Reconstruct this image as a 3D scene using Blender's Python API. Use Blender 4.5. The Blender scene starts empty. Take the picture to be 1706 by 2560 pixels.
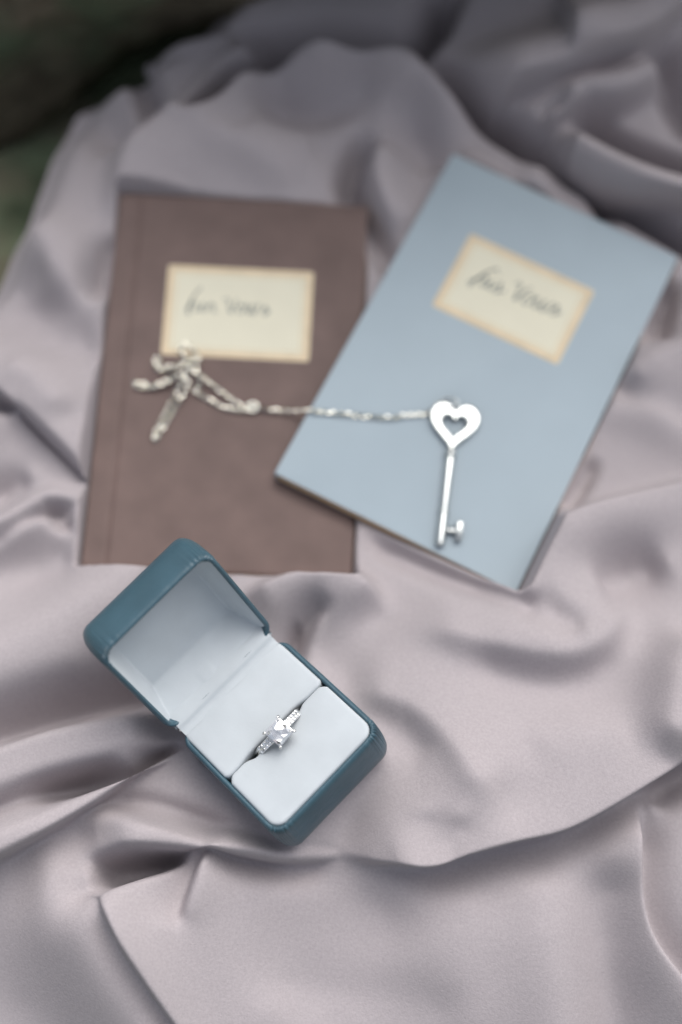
import bpy, bmesh, math, random
import numpy as np
from mathutils import Matrix, Vector

MM = 0.001
random.seed(7)
rng = np.random.default_rng(7)
scene = bpy.context.scene

# ------------------------------------------------------------------ camera
PITCH = math.radians(68.0)
DIST = 480.0
cam_data = bpy.data.cameras.new('camera')
cam_data.sensor_fit = 'VERTICAL'
cam_data.sensor_height = 36.0
cam_data.sensor_width = 24.0
cam_data.lens = 50.0
cam_data.clip_start = 0.02
cam_data.clip_end = 50.0
cam_data.dof.use_dof = True
cam_data.dof.focus_distance = 0.428
cam_data.dof.aperture_fstop = 2.5
cam_data.dof.aperture_blades = 0
cam = bpy.data.objects.new('camera', cam_data)
scene.collection.objects.link(cam)
cam.location = (0, -DIST * math.cos(PITCH) * MM, DIST * math.sin(PITCH) * MM)
cam.rotation_euler = (math.radians(90.0) - PITCH, 0, 0)
scene.camera = cam

# ------------------------------------------------------------------ sky and soft sun
SUN_ELEV = math.radians(55.0)
SUN_AZ = math.radians(24.0)          # measured from +Y (behind the books) towards +X
world = bpy.data.worlds.new('World')
scene.world = world
world.use_nodes = True
wn, wl = world.node_tree.nodes, world.node_tree.links
wn.clear()
sky = wn.new('ShaderNodeTexSky')
sky.sky_type = 'NISHITA'
sky.sun_disc = False
sky.sun_elevation = SUN_ELEV
sky.sun_rotation = SUN_AZ
sky.air_density = 1.0
sky.dust_density = 4.0
hsv = wn.new('ShaderNodeHueSaturation')
hsv.inputs['Saturation'].default_value = 0.43
bg = wn.new('ShaderNodeBackground')
bg.inputs['Strength'].default_value = 0.078
wo = wn.new('ShaderNodeOutputWorld')
wl.new(sky.outputs[0], hsv.inputs['Color'])
wl.new(hsv.outputs[0], bg.inputs['Color'])
wl.new(bg.outputs[0], wo.inputs['Surface'])

sun_data = bpy.data.lights.new('sun', 'SUN')
sun_data.energy = 1.5
sun_data.angle = math.radians(64.0)
sun_data.color = (1.0, 0.98, 0.965)
sun = bpy.data.objects.new('sun', sun_data)
scene.collection.objects.link(sun)
sdir = Vector((math.sin(SUN_AZ) * math.cos(SUN_ELEV), math.cos(SUN_AZ) * math.cos(SUN_ELEV), math.sin(SUN_ELEV)))
sun.rotation_euler = sdir.to_track_quat('Z', 'Y').to_euler()

scene.view_settings.view_transform = 'Standard'
scene.view_settings.look = 'None'
scene.view_settings.gamma = 1.0
scene.view_settings.use_curve_mapping = False
scene.view_settings.exposure = 0.93
scene.render.engine = 'CYCLES'
scene.cycles.use_denoising = True
scene.cycles.max_bounces = 10
scene.cycles.transmission_bounces = 8
scene.cycles.caustics_reflective = False
scene.cycles.caustics_refractive = False

# ------------------------------------------------------------------ helpers
def rodrigues(r):
    r = Vector(r)
    return Matrix.Rotation(r.length, 4, r.normalized())

def pose(rot, loc):
    m = rodrigues(rot)
    m.translation = Vector(loc) * MM
    return m

def new_obj(name, verts, faces, material=None, parent=None, smooth=True, matrix=None):
    """verts in millimetres, one mesh object"""
    me = bpy.data.meshes.new(name)
    me.from_pydata([(v[0] * MM, v[1] * MM, v[2] * MM) for v in verts], [], [tuple(f) for f in faces])
    me.validate()
    bm = bmesh.new(); bm.from_mesh(me)
    bmesh.ops.recalc_face_normals(bm, faces=bm.faces)
    bm.to_mesh(me); bm.free()
    me.polygons.foreach_set('use_smooth', [smooth] * len(me.polygons))
    if material: me.materials.append(material)
    o = bpy.data.objects.new(name, me)
    scene.collection.objects.link(o)
    if parent: o.parent = parent
    if matrix is not None: o.matrix_local = matrix
    return o

def thing(name, label, cat, matrix=None):
    o = bpy.data.objects.new(name, None)
    o.empty_display_size = 0.01
    scene.collection.objects.link(o)
    if matrix is not None: o.matrix_local = matrix
    o['label'] = label; o['category'] = cat
    return o

def sharp(o, angle=35):
    o.data.set_sharp_from_angle(angle=math.radians(angle))

def rrect(x0, x1, y0, y1, r, n=8, seg=6):
    """rounded rectangle outline, counter-clockwise, with points along the straight sides"""
    pts = []
    cs = [((x1 - r, y0 + r), -90), ((x1 - r, y1 - r), 0), ((x0 + r, y1 - r), 90), ((x0 + r, y0 + r), 180)]
    for ci, ((cx, cy), a0) in enumerate(cs):
        for i in range(n + 1):
            a = math.radians(a0 + 90.0 * i / n)
            pts.append((cx + r * math.cos(a), cy + r * math.sin(a)))
        nx, ny = cs[(ci + 1) % 4][0]; b0 = math.radians(cs[(ci + 1) % 4][1])
        ex, ey = nx + r * math.cos(b0), ny + r * math.sin(b0)
        sx, sy = pts[-1]
        for i in range(1, seg):
            t = i / seg
            pts.append((sx + (ex - sx) * t, sy + (ey - sy) * t))
    return pts

def outline_normals(pts):
    out = []
    n = len(pts)
    for i in range(n):
        ax, ay = pts[i - 1]; bx, by = pts[(i + 1) % n]
        dx, dy = bx - ax, by - ay
        l = math.hypot(dx, dy) or 1.0
        out.append((dy / l, -dx / l))
    return out

def loft(outline, profile, cap_start=True, cap_end=True, disp=None):
    """profile: list of (inset, z); rings of the outline inset and stacked"""
    nr = outline_normals(outline)
    n = len(outline)
    V, Fc = [], []
    for k, (ins, z) in enumerate(profile):
        for i, ((x, y), (a, b)) in enumerate(zip(outline, nr)):
            e = ins
            if disp: e = ins - disp(i, k, x, y, z)
            V.append((x - a * e, y - b * e, z))
    for k in range(len(profile) - 1):
        for i in range(n):
            j = (i + 1) % n
            Fc.append((k * n + i, k * n + j, (k + 1) * n + j, (k + 1) * n + i))
    if cap_start: Fc.append(tuple(range(n - 1, -1, -1)))
    if cap_end:
        b = (len(profile) - 1) * n
        Fc.append(tuple(range(b, b + n)))
    return V, Fc

def catmull(P, step):
    P = np.asarray(P, float)
    Q = np.vstack([2 * P[0] - P[1], P, 2 * P[-1] - P[-2]])
    out, par = [], []
    for i in range(1, len(Q) - 2):
        p0, p1, p2, p3 = Q[i - 1:i + 3]
        m = max(2, int(np.linalg.norm(p2 - p1) / step))
        for t in np.linspace(0, 1, m, endpoint=False):
            out.append(.5 * ((2 * p1) + (-p0 + p2) * t + (2 * p0 - 5 * p1 + 4 * p2 - p3) * t * t + (-p0 + 3 * p1 - 3 * p2 + p3) * t ** 3))
            par.append(i - 1 + t)
    out.append(P[-1]); par.append(len(P) - 1)
    return np.array(out), np.array(par)

def tube(path, rad, seg=8, closed=False, cap=True):
    path = [Vector(p) for p in path]
    n = len(path)
    rads = rad if hasattr(rad, '__len__') else [rad] * n
    V, Fc = [], []
    up = Vector((0, 0, 1))
    for i, p in enumerate(path):
        a = path[i - 1] if (i > 0 or closed) else p
        b = path[(i + 1) % n] if (i < n - 1 or closed) else p
        t = (b - a).normalized()
        s = t.cross(up)
        if s.length < 1e-4: s = t.cross(Vector((1, 0, 0)))
        s.normalize(); u = s.cross(t)
        for j in range(seg):
            an = 2 * math.pi * j / seg
            V.append(tuple(p + (s * math.cos(an) + u * math.sin(an)) * rads[i]))
    m = n if closed else n - 1
    for i in range(m):
        k = (i + 1) % n
        for j in range(seg):
            l = (j + 1) % seg
            Fc.append((i * seg + j, i * seg + l, k * seg + l, k * seg + j))
    if cap and not closed:
        Fc.append(tuple(range(seg - 1, -1, -1)))
        Fc.append(tuple(range((n - 1) * seg, n * seg)))
    return V, Fc

def merge(parts):
    V, Fc = [], []
    for v, f in parts:
        b = len(V)
        V += list(v)
        Fc += [tuple(i + b for i in q) for q in f]
    return V, Fc

def box(x0, x1, y0, y1, z0, z1):
    V = [(x0, y0, z0), (x1, y0, z0), (x1, y1, z0), (x0, y1, z0), (x0, y0, z1), (x1, y0, z1), (x1, y1, z1), (x0, y1, z1)]
    return V, [(0, 3, 2, 1), (4, 5, 6, 7), (0, 1, 5, 4), (1, 2, 6, 5), (2, 3, 7, 6), (3, 0, 4, 7)]

# ------------------------------------------------------------------ materials
def mat(name, color, rough=0.6, metal=0.0, spec=0.5, sheen=0.0, sheen_tint=None,
        noise=None, bump=None, bump2=None, coat=0.0, trans=0.0, ior=None):
    """noise=(scale, amount, detail) colour mottling; bump=(scale, strength, distance_mm, detail)"""
    m = bpy.data.materials.new(name)
    m.use_nodes = True
    nt = m.node_tree; N, L = nt.nodes, nt.links
    b = N['Principled BSDF']
    b.inputs['Base Color'].default_value = (*color, 1)
    b.inputs['Roughness'].default_value = rough
    b.inputs['Metallic'].default_value = metal
    b.inputs['Specular IOR Level'].default_value = spec
    b.inputs['Sheen Weight'].default_value = sheen
    b.inputs['Sheen Roughness'].default_value = 0.45
    if sheen_tint: b.inputs['Sheen Tint'].default_value = (*sheen_tint, 1)
    b.inputs['Coat Weight'].default_value = coat
    b.inputs['Transmission Weight'].default_value = trans
    if ior: b.inputs['IOR'].default_value = ior
    tc = N.new('ShaderNodeTexCoord')
    if noise:
        n = N.new('ShaderNodeTexNoise'); n.inputs['Scale'].default_value = noise[0]; n.inputs['Detail'].default_value = noise[2]
        L.new(tc.outputs['Object'], n.inputs['Vector'])
        r = N.new('ShaderNodeMapRange')
        r.inputs['From Min'].default_value = 0.3; r.inputs['From Max'].default_value = 0.7
        r.inputs['To Min'].default_value = 1 - noise[1]; r.inputs['To Max'].default_value = 1 + noise[1]
        L.new(n.outputs['Fac'], r.inputs['Value'])
        mx = N.new('ShaderNodeVectorMath'); mx.operation = 'SCALE'
        mx.inputs[0].default_value = color
        L.new(r.outputs[0], mx.inputs['Scale'])
        L.new(mx.outputs[0], b.inputs['Base Color'])
    prev = None
    for bp in (bump, bump2):
        if not bp: continue
        n = N.new('ShaderNodeTexNoise'); n.inputs['Scale'].default_value = bp[0]; n.inputs['Detail'].default_value = bp[3]
        L.new(tc.outputs['Object'], n.inputs['Vector'])
        bu = N.new('ShaderNodeBump'); bu.inputs['Strength'].default_value = bp[1]; bu.inputs['Distance'].default_value = bp[2] * MM
        L.new(n.outputs['Fac'], bu.inputs['Height'])
        if prev: L.new(prev.outputs[0], bu.inputs['Normal'])
        prev = bu
    if prev: L.new(prev.outputs[0], b.inputs['Normal'])
    return m

M_CLOTH = mat('mauve_crepe', (0.410, 0.371, 0.382), rough=0.95, spec=0.04, sheen=0.05, sheen_tint=(0.95, 0.92, 1.0),
              noise=(1200, 0.06, 3), bump=(1700, 0.6, 0.16, 3), bump2=(650, 0.28, 0.16, 1))
M_BROWN = mat('brown_card', (0.158, 0.109, 0.097), rough=0.62, spec=0.3, noise=(75, 0.13, 6), bump=(1500, 0.2, 0.08, 3))
M_BLUE = mat('blue_card', (0.378, 0.453, 0.497), rough=0.6, spec=0.35, noise=(50, 0.02, 4), bump=(1500, 0.12, 0.06, 3))
M_KRAFT = mat('kraft_pages', (0.68, 0.48, 0.27), rough=0.85, spec=0.15, noise=(900, 0.15, 2))
M_LABEL = mat('cream_paper', (0.76, 0.725, 0.575), rough=0.75, spec=0.2, noise=(90, 0.02, 3))
M_LABEL_BORDER = mat('tan_print', (0.72, 0.58, 0.39), rough=0.75, spec=0.2, noise=(140, 0.08, 3))
M_INK = mat('grey_green_ink', (0.13, 0.16, 0.165), rough=0.6, spec=0.2)
M_LEATHER = mat('teal_leather', (0.047, 0.101, 0.132), rough=0.36, spec=0.5, noise=(120, 0.08, 4), bump=(700, 0.5, 0.16, 4), bump2=(260, 0.5, 0.4, 4))
M_VELVET = mat('white_velvet', (0.53, 0.57, 0.595), rough=0.9, spec=0.1, sheen=0.25, noise=(70, 0.055, 7), bump=(1400, 0.25, 0.1, 3))
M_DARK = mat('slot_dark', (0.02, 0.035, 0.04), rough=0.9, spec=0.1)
M_SILVER = mat('silver', (0.60, 0.625, 0.61), rough=0.28, metal=1.0)
M_CHAIN = mat('chain_silver', (0.90, 0.88, 0.78), rough=0.05, metal=1.0)
M_WHITEGOLD = mat('white_gold', (0.90, 0.89, 0.86), rough=0.16, metal=1.0)
M_STONE = mat('diamond', (0.97, 0.98, 1.0), rough=0.03, metal=0.6, trans=0.3, ior=2.2, spec=1.0)
M_MOSS = mat('moss', (0.17, 0.21, 0.13), rough=0.95, spec=0.1, noise=(45, 0.55, 6), bump=(160, 0.8, 4.0, 5))
M_BARK = mat('mossy_bark', (0.125, 0.105, 0.075), rough=0.95, spec=0.1, noise=(40, 0.6, 6), bump=(120, 0.8, 4.0, 5))
def moss_over(m, moss, scale):
    N, L = m.node_tree.nodes, m.node_tree.links
    b = N['Principled BSDF']; src = b.inputs['Base Color'].links[0].from_socket
    tc = N.new('ShaderNodeTexCoord'); n = N.new('ShaderNodeTexNoise'); n.inputs['Scale'].default_value = scale; n.inputs['Detail'].default_value = 6
    r = N.new('ShaderNodeMapRange'); r.inputs['From Min'].default_value = 0.42; r.inputs['From Max'].default_value = 0.62
    mx = N.new('ShaderNodeMix'); mx.data_type = 'RGBA'
    L.new(tc.outputs['Object'], n.inputs['Vector']); L.new(n.outputs['Fac'], r.inputs['Value']); L.new(r.outputs[0], mx.inputs['Factor'])
    L.new(src, mx.inputs['A']); mx.inputs['B'].default_value = (*moss, 1)
    L.new(mx.outputs['Result'], b.inputs['Base Color'])
moss_over(M_BARK, (0.11, 0.135, 0.085), 22)
moss_over(M_MOSS, (0.20, 0.19, 0.13), 30)

# poses (millimetres)
BROWN_POSE = ((.0754, .0235, -.0442), (-38.351, 48.737, 3.533))
BLUE_POSE = ((.0595, .0534, -.4684), (49.345, 53.773, 6.38))
BOX_POSE = ((-.195, -.187, .7755), (-34.86, -65.04, 19.3))
BOX_W, BOX_D, BOX_T, LID_D, LID_ANGLE = 44.5, 47.2, 20.5, 43.8, math.radians(107.3)
BOOK_T = 5.0

# ------------------------------------------------------------------ the draped cloth
# every fold: height along its crest, width on its left and right side, sideways lean, end fading, crest line (mm)
FOLDS = [
    ([3,11,15,17,17,17,17,17,17,17,17],40,2.0,0.5,(1,0),2,[(-6.5,-103.9),(0.8,-110.3),(7.3,-113.5),(15.2,-115.8),(26.2,-117.0),(36.1,-114.1),(51.9,-109.9),(67.8,-105.8),(85.5,-96.7),(104.8,-85.4),(130.7,-71.0)]),
    ([1,9,13,12,10,8,7,4],[7,7.2,6.2,4,2.6,2,1.6,1.2],[7,7.2,6.2,4,2.6,2,1.6,1.2],0.3,(1,1),4,[(-81.7,-106.5),(-73.7,-107.3),(-59.9,-107.8),(-44.0,-109.9),(-29.4,-112.6),(-16.3,-114.7),(-7.1,-114.5),(3.4,-111.9)]),
    ([-10,-20,-22,-10],[5,5,4,2.5],[5,5,4,2.5],0,(1,1),3,[(-76.1,-120.1),(-66.1,-118.1),(-54.2,-115.6),(-43.5,-113.0)]),
    ([5,7,7,7,7,7],50,0.9,0.35,(0,0),2,[(-69.5,-127.7),(-63.8,-139.3),(-57.1,-149.1),(-50.5,-158.2),(-44.0,-166.8),(-34.9,-177.7)]),
    ([2,4,5,5,5],26,1.5,0.3,(1,0),2,[(-29.9,-108.4),(-41.8,-112.9),(-51.0,-118.0),(-57.5,-121.5),(-69.5,-127.7)]),
    ([-4,-7,-6,-2],2.5,9,0,(0,1),2,[(-40.9,-111.0),(-43.4,-118.1),(-46.5,-128.3),(-49.5,-136.4)]),
    ([3,4,3,1],8,1.8,0.2,(1,1),2,[(-37.3,-112.0),(-39.9,-118.4),(-43.0,-127.3),(-45.6,-134.8)]),
    ([5,11,14,14,14],14,30,0,(1,0),2,[(-102.0,-115.2),(-85.8,-120.3),(-72.7,-134.8),(-62.6,-152.0),(-54.8,-171.6)]),
    ([-3,-6,-6,-3],10,9,0,(1,1),2,[(-79.0,-101.2),(-79.7,-113.0),(-75.1,-123.2),(-64.4,-130.8)]),
    ([-8,-8,-8],20,28,0,(0,0),2,[(-112.0,-149.4),(-96.1,-159.3),(-77.7,-174.0)]),
    ([9,9,9,9,9,6],10,2.8,0.3,(0,1),2,[(112.7,-163.1),(103.1,-151.2),(94.3,-139.3),(90.7,-126.2),(90.6,-109.7),(92.3,-92.5)]),
    ([4,7,7],14,14,0,(1,0),2,[(61.2,-113.0),(61.9,-137.1),(67.3,-170.3)]),
    ([-6,-8,-8],10,10,0,(1,0),2,[(80.7,-113.0),(81.9,-137.1),(83.3,-170.3)]),
    ([-4,-5,-5,-3],16,18,0,(1,1),2,[(19.5,-119.4),(10.1,-130.8),(-11.2,-144.5),(-19.1,-159.3)]),
    ([2,3,3],18,18,0,(1,0),2,[(39.6,-119.4),(36.7,-137.1),(42.0,-167.9)]),
    ([17,17,16,14,12,9,4],[6.5,5.8,5.2,4.2,3.2,2.2,1.2],[6.5,5.8,5.2,4.2,3.2,2.2,1.2],0.35,(0,1),4,[(-117.9,-119.1),(-102.7,-111.8),(-88.7,-104.8),(-75.3,-97.0),(-65.8,-90.3),(-56.7,-85.4),(-49.1,-81.7)]),
    ([12,13,14,14,13,9],[9,8.5,8,7.5,7,6],[10,10,9.4,9,8.4,7],0.1,(0,1),5,[(-120.3,-93.2),(-104.8,-88.1),(-91.8,-83.7),(-78.6,-80.3),(-65.3,-77.3),(-49.2,-73.8)]),
    ([-13,-16,-19,-19,-9],9,3.5,0,(0,1),2,[(-124.5,-80.0),(-108.4,-74.7),(-88.2,-67.7),(-63.5,-62.0),(-49.6,-60.2)]),
    ([14,15,15,15,14,6],16,20,0.05,(0,1),2,[(-123.5,-62.4),(-107.9,-53.5),(-92.1,-43.9),(-77.0,-33.3),(-65.4,-25.0),(-50.0,-21.0)]),
    ([-3,-10,-18,-20,-19,-15,-8],[3.4,2.8,2.3,2,1.7,1.5,1.3],[3.4,2.8,2.3,2,1.7,1.5,1.3],0,(1,1),3,[(-101.9,-97.8),(-91.4,-93.7),(-82.1,-90.6),(-72.8,-87.7),(-63.4,-84.7),(-55.3,-81.8),(-47.2,-78.6)]),
    ([5,6,7,7,5],5,8,0.1,(0,0),2,[(-118.8,-11.1),(-113.3,-8.0),(-105.3,-0.2),(-96.8,3.6),(-84.3,2.1)]),
    ([-3,-6,-4],2.2,3.5,0,(1,1),2,[(-100.9,0.8),(-94.9,-1.0),(-88.4,-4.5)]),
    ([-3,-6,-3],2,2.8,0,(1,1),2,[(-97.7,-2.9),(-93.1,-5.1),(-88.7,-6.4)]),
    ([4,5,4],5,9,0,(0,0),2,[(-119.5,-6.5),(-99.2,-6.5),(-82.8,-2.2)]),
    ([-4,-6,-4],11,10,0,(0,1),2,[(-119.1,-20.8),(-101.8,-19.3),(-86.2,-15.4)]),
    ([11,12,12,11,10,8],22,1.6,0.45,(0,0),2,[(-126.2,49.2),(-116.6,41.6),(-108.7,35.1),(-99.2,25.9),(-91.4,18.0),(-83.3,9.4)]),
    ([6,6,4],4,8,0,(0,1),2,[(-125.2,26.1),(-117.0,34.1),(-106.8,38.2)]),
    ([-7,-9,-4],6,6,0,(0,1),2,[(-124.3,4.1),(-115.8,8.8),(-105.1,13.9)]),
    ([-7,-9,-5],4,4,0,(0,1),2,[(-127.6,43.4),(-118.3,40.1),(-110.4,35.2)]),
    ([-3,-9,-11,-5],3,5,0,(1,1),2,[(-82.3,107.8),(-84.5,95.4),(-85.6,86.6),(-85.2,74.5)]),
    ([6,11,11,6],14,10,0.1,(1,1),2,[(-118.4,115.3),(-104.8,99.3),(-97.5,83.7),(-89.9,58.2)]),
    ([-3,-6,-3],7,7,0,(0,1),2,[(-130.9,87.2),(-115.4,87.2),(-101.6,90.6)]),
    ([-4,-6,-4],14,12,0,(0,1),2,[(-129.3,68.3),(-111.0,70.0),(-92.0,59.8)]),
    ([6.6,13.2,15.4,15.4,11.0,3.3],26,8,0.15,(0,1),2,[(-29.6,178.6),(-42.2,166.5),(-56.2,150.8),(-73.1,136.8),(-77.9,120.9),(-78.6,103.2)]),
    ([-10,-32,-46,-42,-16],4,5.5,0,(1,1),2,[(-10.4,183.9),(-26.6,176.1),(-38.7,169.1),(-48.9,156.8),(-61.4,145.3)]),
    ([6,13,13,6],6,6,0,(1,1),2,[(-23.1,182.3),(-38.1,171.2),(-49.8,158.1),(-62.0,142.4)]),
    ([-8,-14,-6],5,5,0,(1,1),2,[(-78.6,179.6),(-72.6,167.4),(-69.6,151.5)]),
    ([-5,-9,-9],10,12,0,(1,1),2,[(-101.1,165.3),(-89.4,156.4),(-79.9,140.5)]),
    ([-14,-24,-28,-26,-26,-28,-24,-24],9,3.5,0,(1,0),2,[(-42.9,195.3),(-33.1,186.4),(-23.3,182.4),(-10.4,183.0),(5.8,180.5),(23.6,180.5),(35.1,190.2),(41.7,203.8)]),
    ([-8,-14,-12,-6],11,9,0,(1,1),2,[(-34.6,165.6),(-19.9,156.8),(-3.9,160.3),(17.2,172.6)]),
    ([10.8,14.4,14.4,14.4,8.4],9,14,0,(1,1),2,[(-22.9,166.8),(-3.8,173.7),(15.3,174.6),(32.8,163.4),(49.8,142.4)]),
    ([3,6,4],18,18,0,(1,1),2,[(-35.7,146.6),(-22.9,139.5),(-7.0,139.5)]),
    ([-5.8,-13.8,-16.1,-12.6,-10.3,-6.9],4.5,5,0,(1,0),2,[(13.8,151.5),(7.0,140.9),(3.5,128.4),(6.5,115.9),(11.9,107.0),(18.8,93.8)]),
    ([6,9,9,4],9,5,0,(1,1),2,[(19.2,145.2),(13.9,134.6),(15.0,120.4),(23.4,104.5)]),
    ([-5,-10,-7],9,9,0,(1,1),2,[(22.0,165.6),(29.0,148.0),(35.1,130.2)]),
    ([-11.5,-23.0,-30.1,-30.1,-27.4,-25.9,-24.4,-21.6],4.2,5.2,0,(1,0),2,[(20.5,184.8),(35.0,173.5),(46.2,163.8),(66.6,146.6),(82.2,136.4),(97.6,126.6),(112.6,115.1),(133.4,99.9)]),
    ([11.2,21.0,21.0,21.0,18.2],16,6,0.3,(1,0),3,[(41.9,159.6),(65.7,163.9),(89.7,170.8),(110.7,181.1),(127.3,196.3)]),
    ([7.8,16.9,16.9,16.9,14.3,10.4],7,6,0.2,(1,1),3,[(65.7,137.9),(73.1,149.2),(85.9,156.1),(101.8,158.7),(113.2,166.5),(123.4,179.4)]),
    ([-6,-13,-6],4,4,0,(1,1),2,[(64.8,147.5),(73.0,154.5),(82.8,158.0)]),
    ([13.8,20.0,22.5,22.5,22.5,22.5],8,3.5,0.45,(1,0),3,[(76.2,148.3),(78.6,137.9),(87.8,129.1),(99.8,121.8),(113.3,116.0),(137.3,108.1)]),
    ([-10.8,-24.0,-26.4,-24.0,-24.0],3.2,4,0,(1,0),2,[(84.3,157.2),(96.8,149.2),(110.7,141.6),(124.4,136.3),(141.6,128.9)]),
    ([8,9,5],14,2.0,0.2,(0,1),2,[(83.8,196.3),(83.0,181.1),(83.6,170.0)]),
    ([-9,-16,-16],7,7,0,(1,0),2,[(119.1,188.7),(122.4,173.2),(130.3,155.8)]),
    ([-5,-8,-5],3,4,0,(1,1),2,[(94.6,130.7),(95.6,119.0),(100.8,108.3)]),
    ([4,6,3],7,8,0,(1,1),2,[(74.2,135.6),(71.4,124.9),(74.0,114.2)]),
    ([-8,-13,-9],3.5,5,0,(1,1),2,[(119.4,90.1),(115.6,76.2),(111.8,60.9)]),
    ([7,11,12],8,18,0,(1,0),2,[(97.7,43.5),(107.3,51.7),(122.8,58.3)]),
    ([-3,-6,-4],3,4,0,(1,1),2,[(88.0,20.7),(82.3,10.7),(75.0,-1.3)]),
    ([12,16,16,14,12],4.5,17,-0.08,(0,0),2,[(59.5,-20.2),(72.1,-10.4),(88.3,-3.4),(103.0,1.2),(120.7,5.8)]),
    ([-6,-11,-8],8,11,0,(1,1),2,[(81.0,-27.9),(94.4,-21.2),(107.5,-18.8)]),
    ([3,9,12,13,12,10,5],20,7.0,0.2,(1,1),2,[(16.3,-37.1),(37.1,-44.1),(50.9,-48.4),(64.7,-50.8),(76.0,-47.9),(84.9,-38.8),(91.9,-23.7)]),
    ([-3,-5,-3],4,6,0,(1,1),2,[(60.1,-30.6),(67.6,-38.1),(75.8,-42.5)]),
    ([9,12,9],22,8,0.1,(1,1),2,[(111.3,-39.4),(100.6,-58.2),(93.8,-82.0)]),
    ([10,15,17,13,4],4.5,16,-0.05,(1,1),2,[(-35.4,-35.2),(-17.4,-29.1),(-3.4,-25.4),(7.1,-30.3),(14.7,-39.8)]),
    ([-4,-9,-9,-4],2.6,7,0,(1,1),2,[(-3.4,-32.9),(-10.2,-39.6),(-13.8,-48.4),(-12.4,-56.4)]),
    ([5,9,10,10,9,5],34,7.0,0.14,(1,1),2,[(-0.6,-60.2),(16.0,-63.5),(25.5,-68.1),(34.8,-77.6),(41.3,-87.1),(51.7,-95.8)]),
    ([2,4,3],11,10,0,(1,1),2,[(24.1,-77.4),(30.6,-88.4),(34.3,-101.9)]),
    ([-2,-3,-2],7,9,0,(1,1),2,[(23.7,-95.2),(27.3,-104.5),(32.7,-112.9)]),
    ([-5,-7,-7,-4],4,2,0,(1,1),2,[(-77.0,-96.4),(-61.3,-98.6),(-44.9,-103.1),(-28.7,-108.1)]),
    ([-2,-4,-5,-5,-5,-5,-5,-5,-5],2.5,7,0,(1,0),2,[(6.2,-114.5),(15.5,-117.1),(26.9,-118.4),(37.0,-115.6),(53.2,-111.4),(69.5,-107.1),(87.6,-97.9),(107.4,-86.5),(126.5,-76.5)]),
    ([-4,-8,-8,-4],2.5,6,0,(1,1),2,[(-40.8,-113.6),(-24.7,-114.9),(-11.3,-115.8),(-0.5,-114.0)]),
    ([-3,-5,-5,-5,-5],1.5,7,0,(1,0),2,[(-71.2,-128.9),(-65.9,-139.8),(-59.2,-150.1),(-52.3,-159.5),(-43.1,-171.6)]),
    ([-6,-6,-6,-6,-7,-7],2,8,0,(0,1),2,[(115.6,-161.7),(106.0,-150.1),(97.3,-138.1),(93.7,-125.1),(93.7,-109.1),(95.3,-95.8)]),
    ([-6,-10,-10],6,6,0,(1,0),2,[(97.1,-98.5),(103.8,-91.7),(111.7,-87.6)]),
    ([-2,-4,-4,-2],6,12,0,(1,1),2,[(36.0,-49.9),(55.5,-54.2),(75.1,-54.2),(89.7,-45.5)]),
    ([-4,-6,-6,-3],6,9,0,(0,1),2,[(-120.8,76.8),(-107.0,78.5),(-94.2,70.0),(-86.1,49.8)]),
    ([4,6,4],9,7,0.1,(1,1),2,[(-115.6,55.4),(-101.5,48.8),(-88.5,32.5)]),
    ([-3,-6,-7,-7,-5],2.5,5,0,(1,0),2,[(4.5,-7.2),(16.9,-13.4),(31.2,-20.5),(45.4,-27.2),(59.5,-34.5)]),
    ([2,4,4,3],5,8,0.1,(1,0),2,[(76.9,32.5),(92.1,37.4),(106.7,32.5),(120.9,24.5)]),
    ([1.5,2.5,1.5],7,10,0,(1,1),2,[(54.3,-78.6),(71.0,-73.0),(87.3,-75.8)]),
    ([2,3.5,2],5,6,0.1,(1,1),2,[(-20.2,-47.2),(-8.9,-58.8),(-3.3,-70.2)]),
    ([1.5,2.5,1.5],6,8,0,(0,1),2,[(-108.4,-64.8),(-92.3,-59.1),(-77.4,-53.3)]),
    ([-2,-3.5,-3.5,-2],10,14,0,(1,1),2,[(-24.4,-162.1),(-3.2,-155.6),(22.0,-156.8),(42.0,-163.0)]),
    ([3,5,3],5,5,0.1,(1,1),2,[(42.4,140.2),(54.7,127.8),(60.6,115.3)]),
    ([2,4,2],8,7,0,(1,1),2,[(-56.3,139.5),(-35.5,136.0),(-13.2,123.5)]),
    ([-6,-8,-8,-5],1.5,3,0,(1,0),2,[(-108.8,39.2),(-100.7,30.9),(-91.9,21.9),(-85.6,14.6)]),
    ([-4,-6,-6,-3],1.5,2.5,0,(0,1),2,[(-106.7,-79.3),(-93.5,-74.0),(-80.1,-70.4),(-63.8,-67.0)]),
    ([-4,-6,-3],1.6,2.2,0,(1,1),2,[(-13.3,-39.1),(-15.2,-46.5),(-14.0,-53.1)]),
    ([-6,-10,-6],3,3,0,(1,1),2,[(44.6,164.7),(58.8,155.0),(68.2,147.1)]),
    ([-3,-5,-5,-3],2,2.5,0,(0,1),2,[(-113.6,-10.4),(-104.0,-3.3),(-95.5,0.6),(-85.3,-0.2)]),
]
CLOTH_EDGE = [(-240.5, -47.8), (-180.3, 14.1), (-146.0, 63.5), (-123.9, 96.6), (-116.1, 120.0), (-109.3, 147.0), (-100.7, 165.8), (-84.9, 183.4), (-68.4, 182.5), (-58.6, 189.5), (-52.1, 197.4), (-45.6, 205.1), (-39.8, 217.0), (-32.4, 238.4)]


FOLD_GAIN = 1.0
def base_height(y):
    yp = np.maximum(y, 0); yq = np.maximum(y - 110, 0)
    return 0.05 * yp + 0.001 * yq ** 2 - 0.0035 * np.maximum(-y - 95, 0) ** 2

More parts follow.
